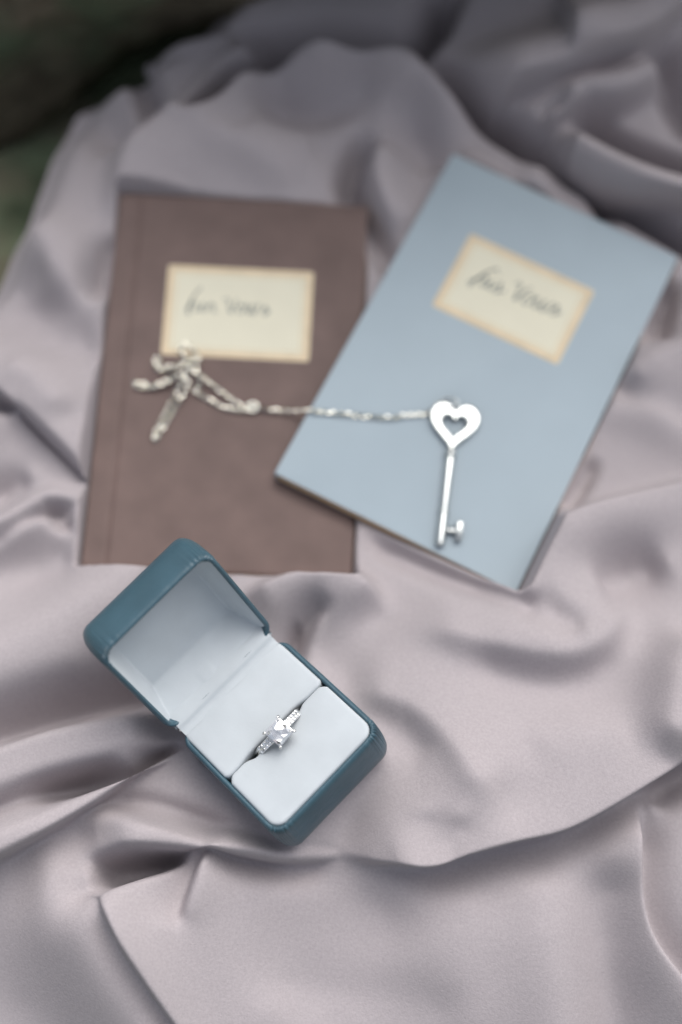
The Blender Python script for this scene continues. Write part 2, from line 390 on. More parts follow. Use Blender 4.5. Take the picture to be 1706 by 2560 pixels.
def value_noise(x, y, cell, seed):
    r = np.random.default_rng(seed)
    G = r.standard_normal((80, 80))
    u = (x + 400) / cell % 76; v = (y + 400) / cell % 76
    i = u.astype(int); j = v.astype(int)
    fu = u - i; fv = v - j
    fu = fu * fu * fu * (fu * (fu * 6 - 15) + 10); fv = fv * fv * fv * (fv * (fv * 6 - 15) + 10)
    return (G[i, j] * (1 - fu) + G[i + 1, j] * fu) * (1 - fv) + (G[i, j + 1] * (1 - fu) + G[i + 1, j + 1] * fu) * fv

def build_cloth():
    nv, nu = 780, 600
    y = np.linspace(-215, 275, nv)
    e = np.array(CLOTH_EDGE)
    order = np.argsort(e[:, 1])
    xe = np.interp(y, e[order, 1], e[order, 0])
    ker = np.ones(9) / 9
    xe = np.convolve(np.pad(xe, 4, mode='edge'), ker, 'valid')
    xe = np.maximum(xe, -190)
    u = np.linspace(0, 1, nu)
    X = xe[:, None] + (185 - xe)[:, None] * u[None, :]
    Y = np.repeat(y[:, None], nu, 1)
    Z = base_height(Y)
    X0, Y0 = X.copy(), Y.copy()
    DX = np.zeros_like(X); DY = np.zeros_like(X)
    for a, wl_, wr_, k, tp, power, pts in FOLDS:
        C, par = catmull(pts, 1.2)
        amp = np.interp(par, np.arange(len(pts)), a if isinstance(a, list) else [a] * len(pts))
        aswid = lambda w_: np.interp(par, np.arange(len(pts)), w_ if isinstance(w_, list) else [w_] * len(pts))
        WL, WR = aswid(wl_), aswid(wr_)
        s = np.concatenate([[0], np.cumsum(np.linalg.norm(np.diff(C, axis=0), axis=1))]); s /= s[-1]
        sm = lambda t: np.clip(t, 0, 1) ** 2 * (3 - 2 * np.clip(t, 0, 1))
        ev = np.ones_like(s)
        if tp[0]: ev *= sm(s / 0.22)
        if tp[1]: ev *= sm((1 - s) / 0.22)
        amp = amp * ev
        T = np.gradient(C, axis=0); T /= np.linalg.norm(T, axis=1)[:, None]
        if k > 0: C = C - np.stack([T[:, 1], -T[:, 0]], 1) * (k * np.abs(amp) * FOLD_GAIN * 0.8)[:, None]   # crest leans out to its line
        reach = 2.4 * max(WL.max(), WR.max())
        mask = (X0 > C[:, 0].min() - reach) & (X0 < C[:, 0].max() + reach) & (Y0 > C[:, 1].min() - reach) & (Y0 < C[:, 1].max() + reach)
        idx = np.nonzero(mask)
        px, py = X0[idx], Y0[idx]
        T = np.gradient(C, axis=0); T /= np.linalg.norm(T, axis=1)[:, None]
        Nx, Ny = T[:, 1], -T[:, 0]               # right hand of travel
        bwl = np.empty_like(px); bwr = np.empty_like(px); bd = np.empty_like(px); ba = np.empty_like(px); bnx = np.empty_like(px); bny = np.empty_like(px); fr = np.empty_like(px)
        for c0 in range(0, len(px), 40000):
            sl = slice(c0, c0 + 40000)
            qx = px[sl, None] - C[None, :, 0]; qy = py[sl, None] - C[None, :, 1]
            dd = np.sqrt(qx * qx + qy * qy) + 1e-6
            dm = dd.min(1)
            W = np.exp(-(dd - dm[:, None]) / (0.35 + 0.12 * dm[:, None]))
            W /= W.sum(1)[:, None]
            nx, ny = (W * Nx).sum(1), (W * Ny).sum(1)
            nl = np.hypot(nx, ny) + 1e-6
            along = (W * (qx * Nx + qy * Ny)).sum(1)
            bd[sl] = dm
            ba[sl] = (W * amp).sum(1)
            bwl[sl] = (W * WL).sum(1); bwr[sl] = (W * WR).sum(1)
            fr[sl] = np.clip(along / np.maximum((W * dd).sum(1), 1e-6), -1, 1) * np.minimum(1, dm / 0.6)
            bnx[sl], bny[sl] = nx / nl, ny / nl
        w = bwl + (bwr - bwl) * (0.5 + 0.5 * fr)
        h = FOLD_GAIN * ba * np.exp(-(bd / w) ** power)
        Z[idx] += h
        if k:
            DX[idx] += bnx * h * k * 1.0
            DY[idx] += bny * h * k * 1.0
    X = X0 + DX; Y = Y0 + DY
    Z += 0.8 * value_noise(X0, Y0, 36, 3) + 0.12 * value_noise(X0, Y0, 12, 5)
    # the free edge hangs down
    du = X0 - xe[:, None]
    Z -= 14 * np.exp(-(du / 9.0) ** 2)

    def relax(A, it, lam=0.5):
        for _ in range(it):
            B = A.copy()
            B[1:-1, 1:-1] = A[1:-1, 1:-1] * (1 - lam) + lam * 0.25 * (A[:-2, 1:-1] + A[2:, 1:-1] + A[1:-1, :-2] + A[1:-1, 2:])
            A = B
        return A
    X, Y, Z = relax(X, 1), relax(Y, 1), relax(Z, 1)

    # rest the books and the box on it: level under them, lower right beside them
    def press(rot, loc, x0, x1, y0, y1, zbot, inset, slope, lift):
        nonlocal Z
        Mx = np.array(rodrigues(rot).to_3x3()); t = np.array(loc)
        n = Mx[:, 2]
        # height of the underside plane at every x, y
        o = t + n * zbot
        Zp = o[2] - ((X - o[0]) * n[0] + (Y - o[1]) * n[1]) / n[2]
        P = np.stack([X - t[0], Y - t[1], Zp - t[2]], -1)
        lx = P @ Mx[:, 0]; ly = P @ Mx[:, 1]
        ox = np.maximum(np.maximum(x0 + inset - lx, lx - x1 + inset), 0); oy = np.maximum(np.maximum(y0 + inset - ly, ly - y1 + inset), 0)
        dist = np.hypot(ox, oy)
        lim = Zp - 0.4 + slope * dist
        Z = np.minimum(Z, lim)
        if lift > 0:
            c = 7.0
            ox = np.maximum(np.maximum(x0 + c - lx, lx - x1 + c), 0); oy = np.maximum(np.maximum(y0 + c - ly, ly - y1 + c), 0)
            wgt = np.exp(-(np.hypot(ox, oy) / lift) ** 2)
            Z = np.where(Z < Zp - 0.4, Z + (Zp - 0.4 - Z) * wgt, Z)
    press(*BROWN_POSE, -45, 45, -70, 70, -BOOK_T, 0.0, 5.0, 6)
    press(*BLUE_POSE, -45, 45, -70, 70, -BOOK_T, 0.0, 5.0, 6)
    press(*BROWN_POSE, -45, 45, -70, 70, -BOOK_T, 0.0, 5.0, 0)
    press(*BOX_POSE, -BOX_W / 2, BOX_W / 2, -BOX_D, 0, -BOX_T, 2.0, 2.2, 8)
    X, Y, Z = relax(X, 1), relax(Y, 1), relax(Z, 1)
    V = np.stack([X, Y, Z], -1).reshape(-1, 3) * MM
    i = np.arange(nv * nu).reshape(nv, nu)
    Fq = np.stack([i[:-1, :-1], i[:-1, 1:], i[1:, 1:], i[1:, :-1]], -1).reshape(-1, 4)
    me = bpy.data.meshes.new('cloth')
    me.vertices.add(len(V)); me.vertices.foreach_set('co', V.ravel())
    me.loops.add(Fq.size); me.loops.foreach_set('vertex_index', Fq.ravel())
    me.polygons.add(len(Fq)); me.polygons.foreach_set('loop_start', np.arange(len(Fq)) * 4)
    me.polygons.foreach_set('loop_total', np.full(len(Fq), 4))
    me.update(calc_edges=True); me.validate()
    me.polygons.foreach_set('use_smooth', [True] * len(me.polygons))
    me.materials.append(M_CLOTH)
    o = bpy.data.objects.new('cloth', me)
    scene.collection.objects.link(o)
    o['label'] = 'crumpled mauve grey crepe cloth spread under the notebooks and the ring box'
    o['category'] = 'cloth'
    return o
cloth = build_cloth()

# ------------------------------------------------------------------ ground and log behind
def grid_obj(name, xs, ys, zf, material):
    V = [(x, y, zf(x, y)) for y in ys for x in xs]
    n = len(xs)
    Fc = [(j * n + i, j * n + i + 1, (j + 1) * n + i + 1, (j + 1) * n + i) for j in range(len(ys) - 1) for i in range(n - 1)]
    return new_obj(name, V, Fc, material)
from mathutils import noise as mnoise
gz = lambda x, y: -40 + 7 * mnoise.fractal(Vector((x / 40, y / 40, 0.3)), 0.8, 2.0, 4)
ground = grid_obj('ground', np.linspace(-900, 900, 150), np.linspace(-700, 1400, 170), gz, M_MOSS)
ground['kind'] = 'structure'

def build_trunk():
    # the lower end of a leaning trunk: on the ground at the far left, its unseen rise to the right added to shade the cloth's far side
    A = Vector((-140, 276, 18)); d = Vector((140, 56, 100)).normalized()
    side = d.cross(Vector((0, 0, 1))).normalized(); up = side.cross(d)
    V, Fc = [], []
    nl, na = 90, 80
    for i in range(nl):
        t = -330 + 900 * i / (nl - 1)
        c = A + d * t
        R0 = 92 + 72 * min(1, max(0, t / 180))  # thickened along the unseen rise to block more light from behind
        for j in range(na):
            a = 2 * math.pi * j / na
            r = R0 + 6 * mnoise.fractal(Vector((t / 70, math.cos(a) * 2.4, math.sin(a) * 2.4)), 0.7, 2.0, 5) + 2.2 * math.sin(13 * a + 2 * math.sin(t / 80))
            p = c + (side * math.cos(a) + up * math.sin(a)) * r
            V.append(tuple(p))
    for i in range(nl - 1):
        for j in range(na):
            k = (j + 1) % na
            Fc.append((i * na + j, i * na + k, (i + 1) * na + k, (i + 1) * na + j))
    Fc.append(tuple(range(na))); Fc.append(tuple(range((nl - 1) * na, nl * na)))
    o = new_obj('shading_trunk', V, Fc, M_BARK)
    o['label'] = 'dark out-of-focus trunk behind the far corner of the cloth, its unseen rise added for shade'
    o['category'] = 'tree trunk'
build_trunk()

# ------------------------------------------------------------------ notebooks
def strokes_mesh(strokes, width, z):
    parts = []
    for st in strokes:
        C, _ = catmull([(p[0], p[1]) for p in st], 0.25)
        T = np.gradient(C, axis=0); T /= np.linalg.norm(T, axis=1)[:, None] + 1e-9
        Nn = np.stack([-T[:, 1], T[:, 0]], 1)
        wv = width * (0.55 + 0.45 * np.abs(T[:, 1])) * 0.5
        A = C + Nn * wv[:, None]; B = C - Nn * wv[:, None]
        V = [(p[0], p[1], z) for p in A] + [(p[0], p[1], z) for p in B]
        n = len(C)
        parts.append((V, [(i, i + 1, n + i + 1, n + i) for i in range(n - 1)]))
    return merge(parts)

# handwritten letters, x to the right, baseline 0, x-height 3.4
def letter(ch):
    if ch == 'h': return [[(-0.6, -0.6), (1.2, 3.4), (3.0, 6.4), (4.2, 7.6), (3.6, 7.4), (1.9, 4.8), (0.9, 1.8), (0.4, -1.6)], [(0.6, 0.4), (1.6, 2.6), (2.7, 3.3), (3.0, 2.2), (2.6, 0.4), (3.2, 0.0), (4.0, 0.8)]], 3.9
    if ch == 'e': return [[(0.0, 0.8), (1.3, 1.5), (1.9, 2.6), (1.3, 3.3), (0.6, 2.2), (0.7, 0.6), (1.5, 0.0), (2.6, 0.9)]], 2.4
    if ch == 'r': return [[(0.0, 0.8), (0.9, 3.2), (1.3, 3.5), (1.2, 2.9), (2.2, 2.9), (1.9, 1.2), (2.3, 0.1), (3.2, 0.7)]], 3.2
    if ch == 'i': return [[(0.0, 0.8), (0.9, 3.2), (0.7, 0.8), (1.1, 0.0), (2.0, 0.9)], [(1.2, 4.7), (1.4, 5.0), (1.5, 4.7)]], 1.9
    if ch == 's': return [[(0.0, 0.6), (1.0, 2.4), (1.4, 3.6), (1.5, 2.6), (2.0, 1.0), (1.3, 0.0), (0.5, 0.4)], [(1.5, 0.2), (2.4, 0.9), (3.4, 1.6)]], 2.8
    if ch == 'V': return [[(-0.6, 4.9), (0.4, 5.9), (1.1, 5.0), (1.4, 2.4), (1.9, 0.0), (2.9, 2.6), (3.6, 5.2), (4.3, 5.6)]], 3.6
    if ch == 'o': return [[(1.3, 3.2), (0.4, 2.6), (0.2, 1.0), (1.0, 0.0), (2.0, 0.8), (2.1, 2.4), (1.3, 3.2), (2.6, 3.0), (3.1, 3.2)]], 3.0
    if ch == 'w': return [[(0.0, 3.2), (0.3, 0.9), (0.9, 0.0), (1.7, 1.2), (2.0, 3.0), (2.1, 0.8), (2.8, 0.0), (3.7, 1.4), (4.0, 3.2), (4.9, 2.9)]], 4.6
    return [], 2.2

def handwriting(text, x, y, sc, slope=0.0, seed=1):
    out = []
    r = random.Random(seed)
    lean = r.uniform(-.05, .18)
    for ch in text:
        st, adv = letter(ch)
        for s in st:
            ky = r.uniform(.85, 1.2); kx = r.uniform(.85, 1.15)
            out.append([(x + px * sc * kx + py * sc * lean + r.uniform(-.16, .16), y + py * sc * ky + (px * sc) * slope + r.uniform(-.16, .16)) for px, py in s])
        x += adv * sc; y += adv * sc * slope
    return out

def frame_mesh(outer, inner, z):
    n = len(outer)
    V = [(x, y, z) for x, y in outer] + [(x, y, z) for x, y in inner]
    return V, [(i, (i + 1) % n, n + (i + 1) % n, n + i) for i in range(n)]

def notebook(name, label, pose_, cover_mat, page_mat, label_rect, text, text_pos, sc, slope, crease):
    root = thing(name, label, 'notebook', pose(*pose_))
    w, h, T = 45.0, 70.0, BOOK_T
    # top of the front cover is z = 0
    ol = rrect(-w, w, -h, h, 1.3, 5, 14)
    ct = 0.5
    V, Fc = loft(ol, [(0.25, -ct), (0, -ct + 0.2), (0, -0.22), (0.08, -0.07), (0.28, 0.0)])
    if crease is None:
        o = new_obj('front_cover', V, Fc, cover_mat, root); sharp(o, 50)
    else:
        # a pressed hinge groove runs parallel to the spine
        xs = sorted(set([-w, -w + .12, -w + .35] + list(np.linspace(-w + 1, w - .35, 40)) + list(np.linspace(crease - 1.6, crease + 1.6, 15)) + [w - .12, w]))
        ys = sorted(set([-h, -h + .12, -h + .35] + list(np.linspace(-h + 2, h - 2, 30)) + [h - .35, h - .12, h]))
        def zt(x, y):
            ed = min(w - abs(x), h - abs(y))
            z = -0.22 * (1 - min(1, ed / 0.35)) ** 2
            return z - 0.42 * math.exp(-((x - crease) / 0.55) ** 2) + (0.12 if x < crease else 0) * math.exp(-((x - crease + 2) / 2.5) ** 2)
        nx, ny = len(xs), len(ys)
        V = [(x, y, zt(x, y)) for y in ys for x in xs]
        Fc = [(j * nx + i, j * nx + i + 1, (j + 1) * nx + i + 1, (j + 1) * nx + i) for j in range(ny - 1) for i in range(nx - 1)]
        b = len(V)
        ring = [i for i in range(nx)] + [j * nx + nx - 1 for j in range(1, ny)] + [(ny - 1) * nx + i for i in range(nx - 2, -1, -1)] + [j * nx for j in range(ny - 2, 0, -1)]
        V += [(V[i][0], V[i][1], -ct) for i in ring]
        m = len(ring)
        Fc += [(ring[i], b + i, b + (i + 1) % m, ring[(i + 1) % m]) for i in range(m)]
        Fc.append(tuple(b + i for i in range(m)))
        o = new_obj('front_cover', V, Fc, cover_mat, root); sharp(o, 60)
    V, Fc = loft(ol, [(0.28, -T), (0.05, -T + 0.15), (0, -T + 0.3), (0.2, -T + ct)])
    o = new_obj('back_cover', V, Fc, cover_mat, root); sharp(o, 50)
    V, Fc = box(-w + 0.05, -w + 0.9, -h + 0.1, h - 0.1, -T + ct, -ct)
    new_obj('spine', V, Fc, cover_mat, root, smooth=False)
    # page block: leaves with slightly uneven edges
    rings = []
    k = 15
    r2 = random.Random(3)
    for i in range(k):
        z = -T + ct + 0.01 + (T - 2 * ct - 0.02) * i / (k - 1)
        rings.append((0.12 + r2.uniform(-0.1, 0.1), z))
    V, Fc = loft(rrect(-w + 0.9, w, -h, h, 1.0, 4, 4), rings)
    new_obj('page_block', V, Fc, page_mat, root, smooth=False)
    # stuck-on label with printed border and handwriting
    x0, x1, y0, y1 = label_rect
    V, Fc = loft(rrect(x0, x1, y0, y1, 1.1, 5, 4), [(0, 0.01), (0, 0.12), (0.03, 0.15)])
    lab = new_obj('paper_label', V, Fc, M_LABEL, root, smooth=False)
    o1 = rrect(x0 + .15, x1 - .15, y0 + .15, y1 - .15, 1.0, 5, 4); i1 = rrect(x0 + 2.3, x1 - 2.3, y0 + 2.3, y1 - 2.3, 0.3, 5, 4)
    o2 = rrect(x0 + 3.2, x1 - 3.2, y0 + 3.2, y1 - 3.2, 0.3, 5, 4); i2 = rrect(x0 + 3.6, x1 - 3.6, y0 + 3.6, y1 - 3.6, 0.3, 5, 4)
    V, Fc = merge([frame_mesh(o1, i1, 0.157), frame_mesh(o2, i2, 0.157)])
    new_obj('printed_border', V, Fc, M_LABEL_BORDER, lab, smooth=False)
    V, Fc = strokes_mesh(handwriting(text, text_pos[0], text_pos[1], sc, slope, len(text) + int(sc * 100)), 0.46 * sc, 0.160)
    new_obj('handwriting', V, Fc, M_INK, lab, smooth=False)
    return root

brown_book = notebook('notebook', 'brown card notebook with pressed spine groove and cream label, lying under the blue one',
                      BROWN_POSE, M_BROWN, M_KRAFT, (-25.1, 26.8, 7.6, 42.6), 'her Vows', (-17.2, 24.8), 1.14, 0.0, -36.8)
blue_book = notebook('notebook', 'pale blue card notebook turned clockwise, with silver heart key lying on it',
                     BLUE_POSE, M_BLUE, M_KRAFT, (-25.2, 23.6, 11.0, 43.3), 'his Vows', (-17.0, 25.6), 1.32, 0.06, None)

# ------------------------------------------------------------------ necklace: heart key pendant on a fine chain
BROWN_M, BLUE_M = pose(*BROWN_POSE), pose(*BLUE_POSE)
def on_book(M, x, y, z):
    return (M @ Vector((x * MM, y * MM, z * MM))) / MM

neck = thing('key_necklace', 'silver necklace with heart-topped key pendant, its chain piled on the brown notebook', 'necklace')

def heart(t, w, h):
    x = 16 * math.sin(t) ** 3
    y = 13 * math.cos(t) - 5 * math.cos(2 * t) - 2 * math.cos(3 * t) - math.cos(4 * t)
    return x / 32 * w, (y + 2.5) / 29 * h

def build_key():
    ax = Vector((.33, -.944)); base = Vector((5.0, -37.1))
    ang = math.atan2(-ax.x, -ax.y)         # key local +y points from shaft up to the heart
    m = BLUE_M @ Matrix.Translation((base.x * MM, base.y * MM, 1.45 * MM)) @ Matrix.Rotation(-math.atan2(-ax.x, -ax.y), 4, 'Z')
    pend = bpy.data.objects.new('key_pendant', None); scene.collection.objects.link(pend)
    pend.empty_display_size = 0.01
    pend.parent = neck; pend.matrix_local = m
    # bow: a rounded heart-shaped ring
    n = 72
    outer = [heart(2 * math.pi * i / n, 17.2, 18.3) for i in range(n)]
    inner = [heart(2 * math.pi * i / n, 8.8, 8.4) for i in range(n)]
    cy = 9.8
    prof = []
    V = []; K = 10
    for j in range(K + 1):
        a = math.pi * j / K                 # over the top from outside to inside
        f = (1 - math.cos(a)) / 2
        z = 1.15 * min(1.0, 1.6 * math.sin(a)) ** 0.8 if 0 < j < K else 0
        for i in range(n):
            ox, oy = outer[i]; ix, iy = inner[i]
            V.append((ox + (ix - ox) * f, oy + (iy - oy) * f + cy, z))
    Fc = []
    for j in range(K):
        for i in range(n):
            k = (i + 1) % n
            Fc.append((j * n + i, j * n + k, (j + 1) * n + k, (j + 1) * n + i))
    b = len(V)
    V += [(x, y, -1.0) for x, y, z in V[:n]] + [(x, y, -1.0) for x, y, z in V[K * n:K * n + n]]
    for i in range(n):
        k = (i + 1) % n
        Fc.append((i, k, b + k, b + i)); Fc.append((K * n + i, K * n + k, b + n + k, b + n + i)); Fc.append((b + i, b + k, b + n + k, b + n + i))
    new_obj('heart_bow', V, Fc, M_SILVER, pend)
    rad, pth = [], []
    for y, r in [(2.0, 1.5), (1.2, 1.75), (0.5, 1.95), (0, 1.95), (-.5, 1.6), (-.7, 1.35), (-1.2, 1.5), (-8, 1.48), (-18.5, 1.36), (-19.3, 1.3), (-19.7, 1.75), (-20.5, 1.75), (-20.9, 1.4), (-26, 1.5), (-31.3, 1.6), (-32.1, 1.45), (-32.4, 0.7)]:
        pth.append((0, y, 0)); rad.append(r)
    V, Fc = tube(pth, rad, 20)
    o = new_obj('shaft', V, Fc, M_SILVER, pend); sharp(o, 40)
    V, Fc = merge([loft(rrect(1.0, 5.0, -27.3, -25.7, 0.3, 3, 2), [(.3, -.95), (0, -.6), (0, .6), (.35, .95)]),
                   loft(rrect(4.7, 6.9, -29.8, -23.2, 0.4, 4, 2), [(.3, -1.0), (0, -.6), (0, .8), (.25, 1.05)])])
    o = new_obj('bit', V, Fc, M_SILVER, pend); sharp(o, 50)
    # bail ring through the heart
    path = [(-2.6 + 2.8 * math.cos(a), 18.4 + 1.9 * math.sin(a), 0.9 + .9 * math.cos(a * 1.0)) for a in np.linspace(0, 2 * math.pi, 26, endpoint=False)]
    V, Fc = tube(path, 0.42, 8, closed=True)
    new_obj('jump_ring', V, Fc, M_SILVER, pend)
build_key()

def build_chain():
    P = []
    for x, y, z in [(-6.6, -22.0, 1.3), (-8.5, -26.8, 1.0), (-15.2, -31.3, .9), (-19.5, -34.5, .9), (-30.8, -39.2, .9), (-40.6, -43.2, .9), (-45.6, -45.0, .9)]:
        P.append(on_book(BLUE_M, x, y, z))
    B = [(23.0, -11.9, 2.6), (15.2, -11.6, 1.5), (11.5, -11.2, 1.5), (8.2, -10.6, 1.5), (3.4, -10.0, 1.5), (-3.5, -5.3, 1.8), (-8.2, -2.0, 2.4), (-12.0, 1.4, 3.0), (-11.4, 5.0, 2.2), (-12.6, 8.4, 1.2),
         (-16.4, 11.4, 1.0), (-18.6, 10.2, 1.0), (-16.6, 7.0, 1.6), (-14.2, 4.4, 2.6), (-17.6, 2.4, 2.6), (-21.8, 1.0, 1.8), (-25.6, 1.6, 1.2), (-26.8, 4.2, 1.0), (-25.6, 6.0, 1.0), (-24.6, 3.4, 1.4),
         (-21.0, 2.2, 2.4), (-16.6, 3.4, 3.2), (-12.6, 6.0, 2.6), (-13.8, 2.6, 3.6), (-17.4, -0.8, 3.2), (-21.0, -2.6, 2.4), (-24.4, -4.0, 1.8), (-28.4, -5.6, 1.2), (-32.6, -5.2, 1.0), (-33.0, -3.8, 1.0), (-30.4, -4.0, 1.2),
         (-26.4, -5.4, 1.8), (-22.4, -4.2, 2.6), (-17.4, -1.6, 3.8), (-14.2, -3.6, 3.4), (-15.4, -7.0, 2.4), (-18.2, -12.2, 1.4), (-20.6, -17.2, 1.0), (-22.8, -22.0, 1.0), (-24.2, -24.6, 1.0), (-24.6, -22.6, 1.2), (-22.6, -17.4, 1.2),
         (-20.4, -12.0, 1.4), (-18.0, -6.6, 2.2), (-14.8, -1.0, 4.4), (-11.0, -1.4, 4.0), (-10.6, -4.4, 2.2), (-11.8, -6.0, 1.4), (-7.2, -8.6, 1.0), (-2.0, -11.2, 1.0), (3.0, -12.2, 1.2), (6.2, -11.9, 1.3), (8.6, -11.4, 2.2)]
    for x, y, z in B: P.append(on_book(BROWN_M, x, y, z))
    C, _ = catmull(np.array([tuple(p) for p in P]), 0.15)
    s = np.concatenate([[0], np.cumsum(np.linalg.norm(np.diff(C, axis=0), axis=1))])
    step = 1.34
    n = int(s[-1] / step)
    # one oval link, shared by all
    path = []
    for i in range(10):
        a = 2 * math.pi * i / 10
        path.append((1.02 * math.cos(a), 0.66 * math.sin(a), 0))
    V, Fc = tube(path, 0.22, 5, closed=True)
    first = new_obj('chain_link', V, Fc, M_CHAIN, neck, smooth=False)
    for i in range(n):
        d = (i + .5) * step
        p = Vector([np.interp(d, s, C[:, k]) for k in range(3)])
        q = Vector([np.interp(d + .4, s, C[:, k]) for k in range(3)]) - Vector([np.interp(d - .4, s, C[:, k]) for k in range(3)])
        t = q.normalized()
        up = Vector((0, 0, 1)); side = up.cross(t).normalized(); up = t.cross(side)
        Mx = Matrix((t, side, up)).transposed().to_4x4() @ Matrix.Rotation((math.radians(50) if i % 2 else math.radians(-40)) + random.uniform(-.35, .35), 4, 'X')
        Mx.translation = p * MM
        o = first if i == 0 else first.copy()
        if i: scene.collection.objects.link(o); o.parent = neck
        o.matrix_local = Mx
    # clasp ring where the two ends meet
    p = on_book(BROWN_M, 8.4, -10.9, 1.3)
    path = [(p.x + 1.7 * math.cos(a), p.y + 1.7 * math.sin(a), p.z + .3 * math.sin(a)) for a in np.linspace(0, 2 * math.pi, 18, endpoint=False)]
    V, Fc = tube(path, 0.55, 8, closed=True)
    new_obj('clasp', V, Fc, M_CHAIN, neck)
build_chain()

# ------------------------------------------------------------------ ring box
BOX_M = pose(*BOX_POSE)
ring_box = thing('ring_box', 'open teal leather ring box with white velvet lining, tilted on the cloth', 'ring box', BOX_M)

def shell_disp(rim_k, outline, corner_pts, amp, seed):
    """gathered leather pleats at the corners, fading away from the rim"""
    r = random.Random(seed)
    ph = [r.uniform(0, 6.28) for _ in range(8)]
    def f(i, k, x, y, z):
        g = 0
        for (cx, cy), sgn in corner_pts:
            d = math.hypot(x - cx, y - cy)
            g = max(g, math.exp(-(d / 5.0) ** 2))
        fade = math.exp(-((k - rim_k) / 4.0) ** 2)
        t = i * 1.0
        pl = math.sqrt(abs(math.sin(t * 0.52 + ph[0] + .8 * math.sin(t * .23 + ph[1])))) - 1.0
        fine = (math.sqrt(abs(math.sin(t * 1.05 + ph[2] + .6 * math.sin(t * .37)))) - 1.0) * 0.10 * math.exp(-((k - rim_k) / 1.6) ** 2)
        return amp * g * fade * pl + fine
    return f

